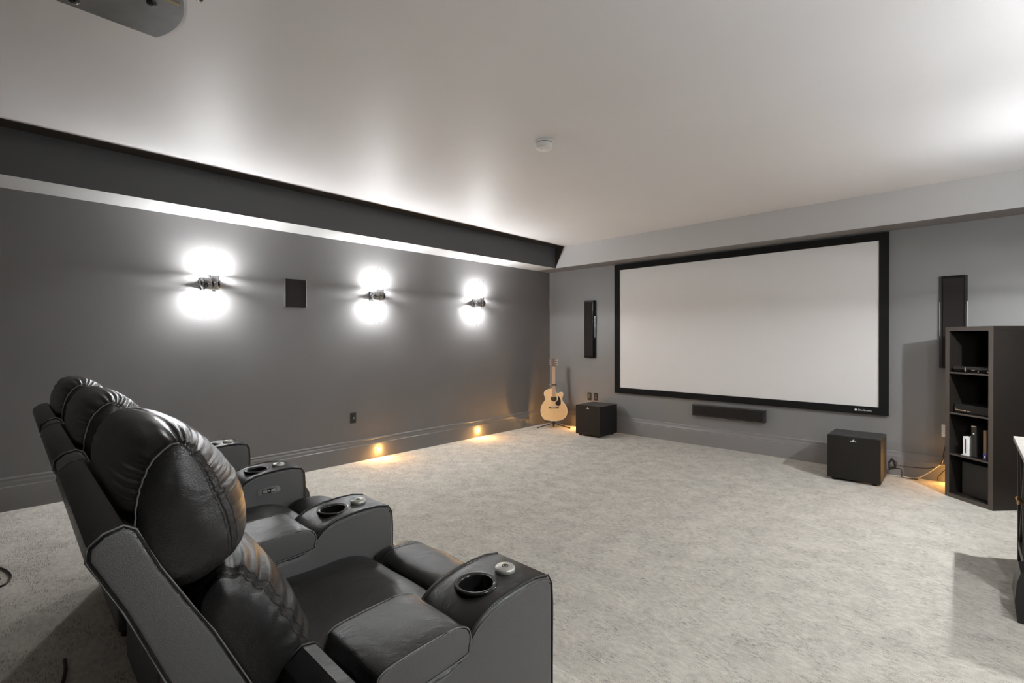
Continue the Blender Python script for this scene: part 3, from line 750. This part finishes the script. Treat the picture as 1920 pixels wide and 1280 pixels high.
def make_recliner(label, seed, left_arm=False, usb=False):
    r = empty('recliner', (0, 0, 0), 0, label, 'recliner', 'row of three black leather recliners')
    # base
    bm = bmesh.new(); box(bm, -.272, .272, -5.80-YO, -5.26-YO, .045, .33, bev=.01); finish('base', bm, m_vin, r)
    for sx in (-1, 1):
        for y in (-5.76, -5.32):
            bm = bmesh.new(); lathe(bm, [(.022, 0), (.025, .046)], 16, (sx*.20, y-YO, 0)); finish('foot', bm, m_black, r)
    finish('back_support', B(-.255, .255, -5.835-YO, -5.765-YO, .30, .50, bev=.01), m_vin, r)
    # back shell: leaning panel with stitched sides
    bp = yz([(-6.020, 1.035), (-6.018, 1.055), (-6.000, 1.072), (-5.975, 1.078), (-5.960, 1.068), (-5.930, 1.00), (-5.892, .93), (-5.855, .864), (-5.797, .742), (-5.775, .69), (-5.775, .62), (-5.800, .60), (-5.838, .61), (-5.880, .70), (-5.923, .808), (-5.976, .942)])
    bm = bmesh.new(); prism(bm, bp, -.302, .302, 'x'); bm.normal_update()
    es = [e for e in bm.edges if any(abs(f.normal.x) > .9 for f in e.link_faces)]
    bmesh.ops.bevel(bm, geom=es, offset=.010, segments=4, profile=.5, affect='EDGES', clamp_overlap=True); bm.normal_update()
    for f in bm.faces: f.material_index = 1 if abs(f.normal.x) > .93 else 0
    bs = finish('back_shell', bm, [m_lea, m_vin], r); smooth_by_angle(bs, 35)
    for sx in (-1, 1):
        bm = bmesh.new(); tube(bm, [(sx*.3005, a, b) for a, b in bp], .0015, 6, True); finish('piping', bm, m_thread, bs)
    # headrest pillow with gathered top
    def dh(x, s, y, z, u):
        zt = z+RZ; top = max(0, min(1, (zt-1.02)/.12))
        a = 0
        for k in range(9):
            ph = 6.28*hsh(k+seed); f = 95+38*k
            lat = math.exp(-((abs(s)-.86)/(.22+.25*hsh(k+3*seed)))**2)
            a += .0011*math.sin(f*1.15*(z*1.0-y*.9)+ph+1.6*math.sin(5*x+ph))*lat
        a *= .12+.88*top
        # broad crease and general softness
        a += .0035*math.sin(9*x+seed)*math.sin(16*(z+y)+seed*2)*.5
        a *= max(0, 1-abs(s)**22)
        return a
    hp = yz([(-5.800, .958), (-5.758, .985), (-5.755, 1.04), (-5.775, 1.10), (-5.815, 1.155), (-5.855, 1.194), (-5.900, 1.206), (-5.940, 1.192), (-5.964, 1.145), (-5.971, 1.085), (-5.959, 1.02), (-5.935, .965), (-5.89, .945), (-5.84, .943)])
    he = yz([(-5.850, .965), (-5.836, .985), (-5.843, 1.04), (-5.860, 1.09), (-5.876, 1.14), (-5.891, 1.174), (-5.903, 1.184), (-5.919, 1.176), (-5.939, 1.15), (-5.953, 1.10), (-5.956, 1.03), (-5.945, .98), (-5.92, .955), (-5.88, .952)])
    hd, loop = cushion('headrest', hp, .284, r, m_lea, pw=3.2, ns=80, nprof=20, disp=dh, groove=(.955,), prof_end=he, ex=.72)
    for s_, nm in ((.955, 'seam'), (-.955, 'seam')):
        bm = bmesh.new(); tube(bm, loop(s_, -.0035), .0016, 5, True)
        stitches(bm, loop(s_-.030*(1 if s_ > 0 else -1), .0002)[:160]); stitches(bm, loop(s_+.030*(1 if s_ > 0 else -1), .0002)[:160])
        finish(nm, bm, m_pipe, hd)
    bm = bmesh.new(); pl = loop(.985, .002); tube(bm, pl[len(pl)*42//100:len(pl)*86//100], .0014, 5); finish('piping', bm, m_thread, hd)
    # back cushion
    def dbk(x, s, y, z, u):
        a = 0
        for k in range(7):
            ph = 6.28*hsh(k+seed+20); lat = math.exp(-((abs(s)-.80)/.22)**2)
            a += .0016*math.sin((60+22*k)*(z*.9-y*.6)+ph+1.8*math.sin(7*x+ph))*lat
        a += .006*(1-abs(s)**2.2)
        a += .003*math.sin(8*x+seed)*math.sin(14*z+seed)
        return a
    kp = yz([(-5.830, .955), (-5.775, .950), (-5.725, .915), (-5.685, .855), (-5.650, .78), (-5.635, .70), (-5.640, .63), (-5.68, .595), (-5.76, .60), (-5.82, .68), (-5.86, .80), (-5.88, .90)])
    ke = yz([(-5.845, .935), (-5.815, .925), (-5.785, .89), (-5.750, .84), (-5.715, .77), (-5.695, .70), (-5.695, .64), (-5.72, .61), (-5.77, .615), (-5.82, .69), (-5.855, .80), (-5.87, .89)])
    bk, loop = cushion('back_cushion', kp, .276, r, m_lea, pw=3.2, ns=64, nprof=14, disp=dbk, groove=(.94,), prof_end=ke, ex=.72)
    for s_ in (.94, -.94):
        bm = bmesh.new(); tube(bm, loop(s_, -.0035), .0016, 5, True)
        for d_ in (-.03, .03): stitches(bm, loop(s_+d_, .0002)[:105])
        finish('seam', bm, m_pipe, bk)
    # seat cushion
    def dse(x, s, y, z, u):
        yy = y+YO; topw = max(0, min(1, (z+RZ-.56)/.04))
        a = -.036*topw*math.exp(-(x/.15)**4)*math.exp(-((yy+5.56)/.17)**2)
        a += .008*topw*(1-abs(s)**3)*gauss(yy, -5.30, .10)
        a += .0025*math.sin(22*x+seed)*math.sin(26*yy+seed)*topw
        return a
    sp = yz([(-5.70, .615), (-5.60, .632), (-5.48, .640), (-5.38, .642), (-5.30, .636), (-5.255, .618), (-5.238, .585), (-5.245, .53), (-5.28, .49), (-5.40, .48), (-5.60, .48), (-5.72, .50), (-5.745, .56)])
    se, loop = cushion('seat_cushion', sp, .272, r, m_lea, pw=12, ns=40, nprof=8, disp=dse, endscale=.86)
    bm = bmesh.new(); tube(bm, [p for p in loop(.93, .0006)][0:44], .0016, 5); finish('seam', bm, m_pipe, se)
    # footrest (closed)
    def dfo(x, s, y, z, u):
        return .006*(1-abs(s)**3)+.0015*math.sin(30*x+seed)*math.sin(31*(y+z))
    fp = yz([(-5.225, .575), (-5.215, .612), (-5.18, .628), (-5.12, .628), (-5.065, .618), (-5.035, .592), (-5.026, .55), (-5.030, .47), (-5.045, .36), (-5.07, .27), (-5.11, .25), (-5.14, .30), (-5.15, .42), (-5.16, .50), (-5.21, .53)])
    fo, loop = cushion('footrest', fp, .270, r, m_lea, pw=12, ns=40, nprof=8, disp=dfo, endscale=.90, groove=(.80,))
    for s_ in (.80, -.80):
        bm = bmesh.new(); tube(bm, loop(s_, -.003)[:72], .0014, 5)
        for d_ in (-.03, .03): stitches(bm, loop(s_+d_, .0003)[:72])
        finish('seam', bm, m_pipe, fo)
    arm = make_arm(r, .370)
    if usb:
        bm = bmesh.new(); cy, cz = -5.300-YO, .690-RZ
        pts = []
        for i in range(24):
            a = 2*PI*i/24; pts.append((cy+(.034 if math.cos(a) > 0 else -.034)+.0145*math.cos(a), cz+.0145*math.sin(a)))
        prism(bm, pts, .095, .0985, 'x'); pn = finish('control_panel', bm, m_silver, arm)
        finish('panel_window', B(.0985, .0992, cy-.030, cy+.030, cz-.009, cz+.009), m_gloss, pn)
        for a, b in ((-.027, -.008), (.008, .027)): finish('panel_button', B(.0992, .1002, cy+a, cy+b, cz-.0062, cz+.0062), m_btn, pn)
        finish('usb_port', B(.0992, .0998, cy-.0045, cy+.0045, cz-.003, cz+.004), m_btn, pn)
    if left_arm: make_arm(r, -.370)
    return r
m_chrome2 = mat('black_chrome', (.055, .055, .055), .16, metal=.9)
for x, lb, sd_, la, us in ((3.705, 'black leather recliner nearest the camera, its armrest closest to the open carpet', 1, False, False),
                           (2.965, 'black leather recliner in the middle of the row of three', 2, False, False),
                           (2.225, 'black leather recliner furthest away, closest to the sconce wall', 3, True, True)):
    rc = make_recliner(lb, sd_, la, us); rc.location = (x, YO, RZ)
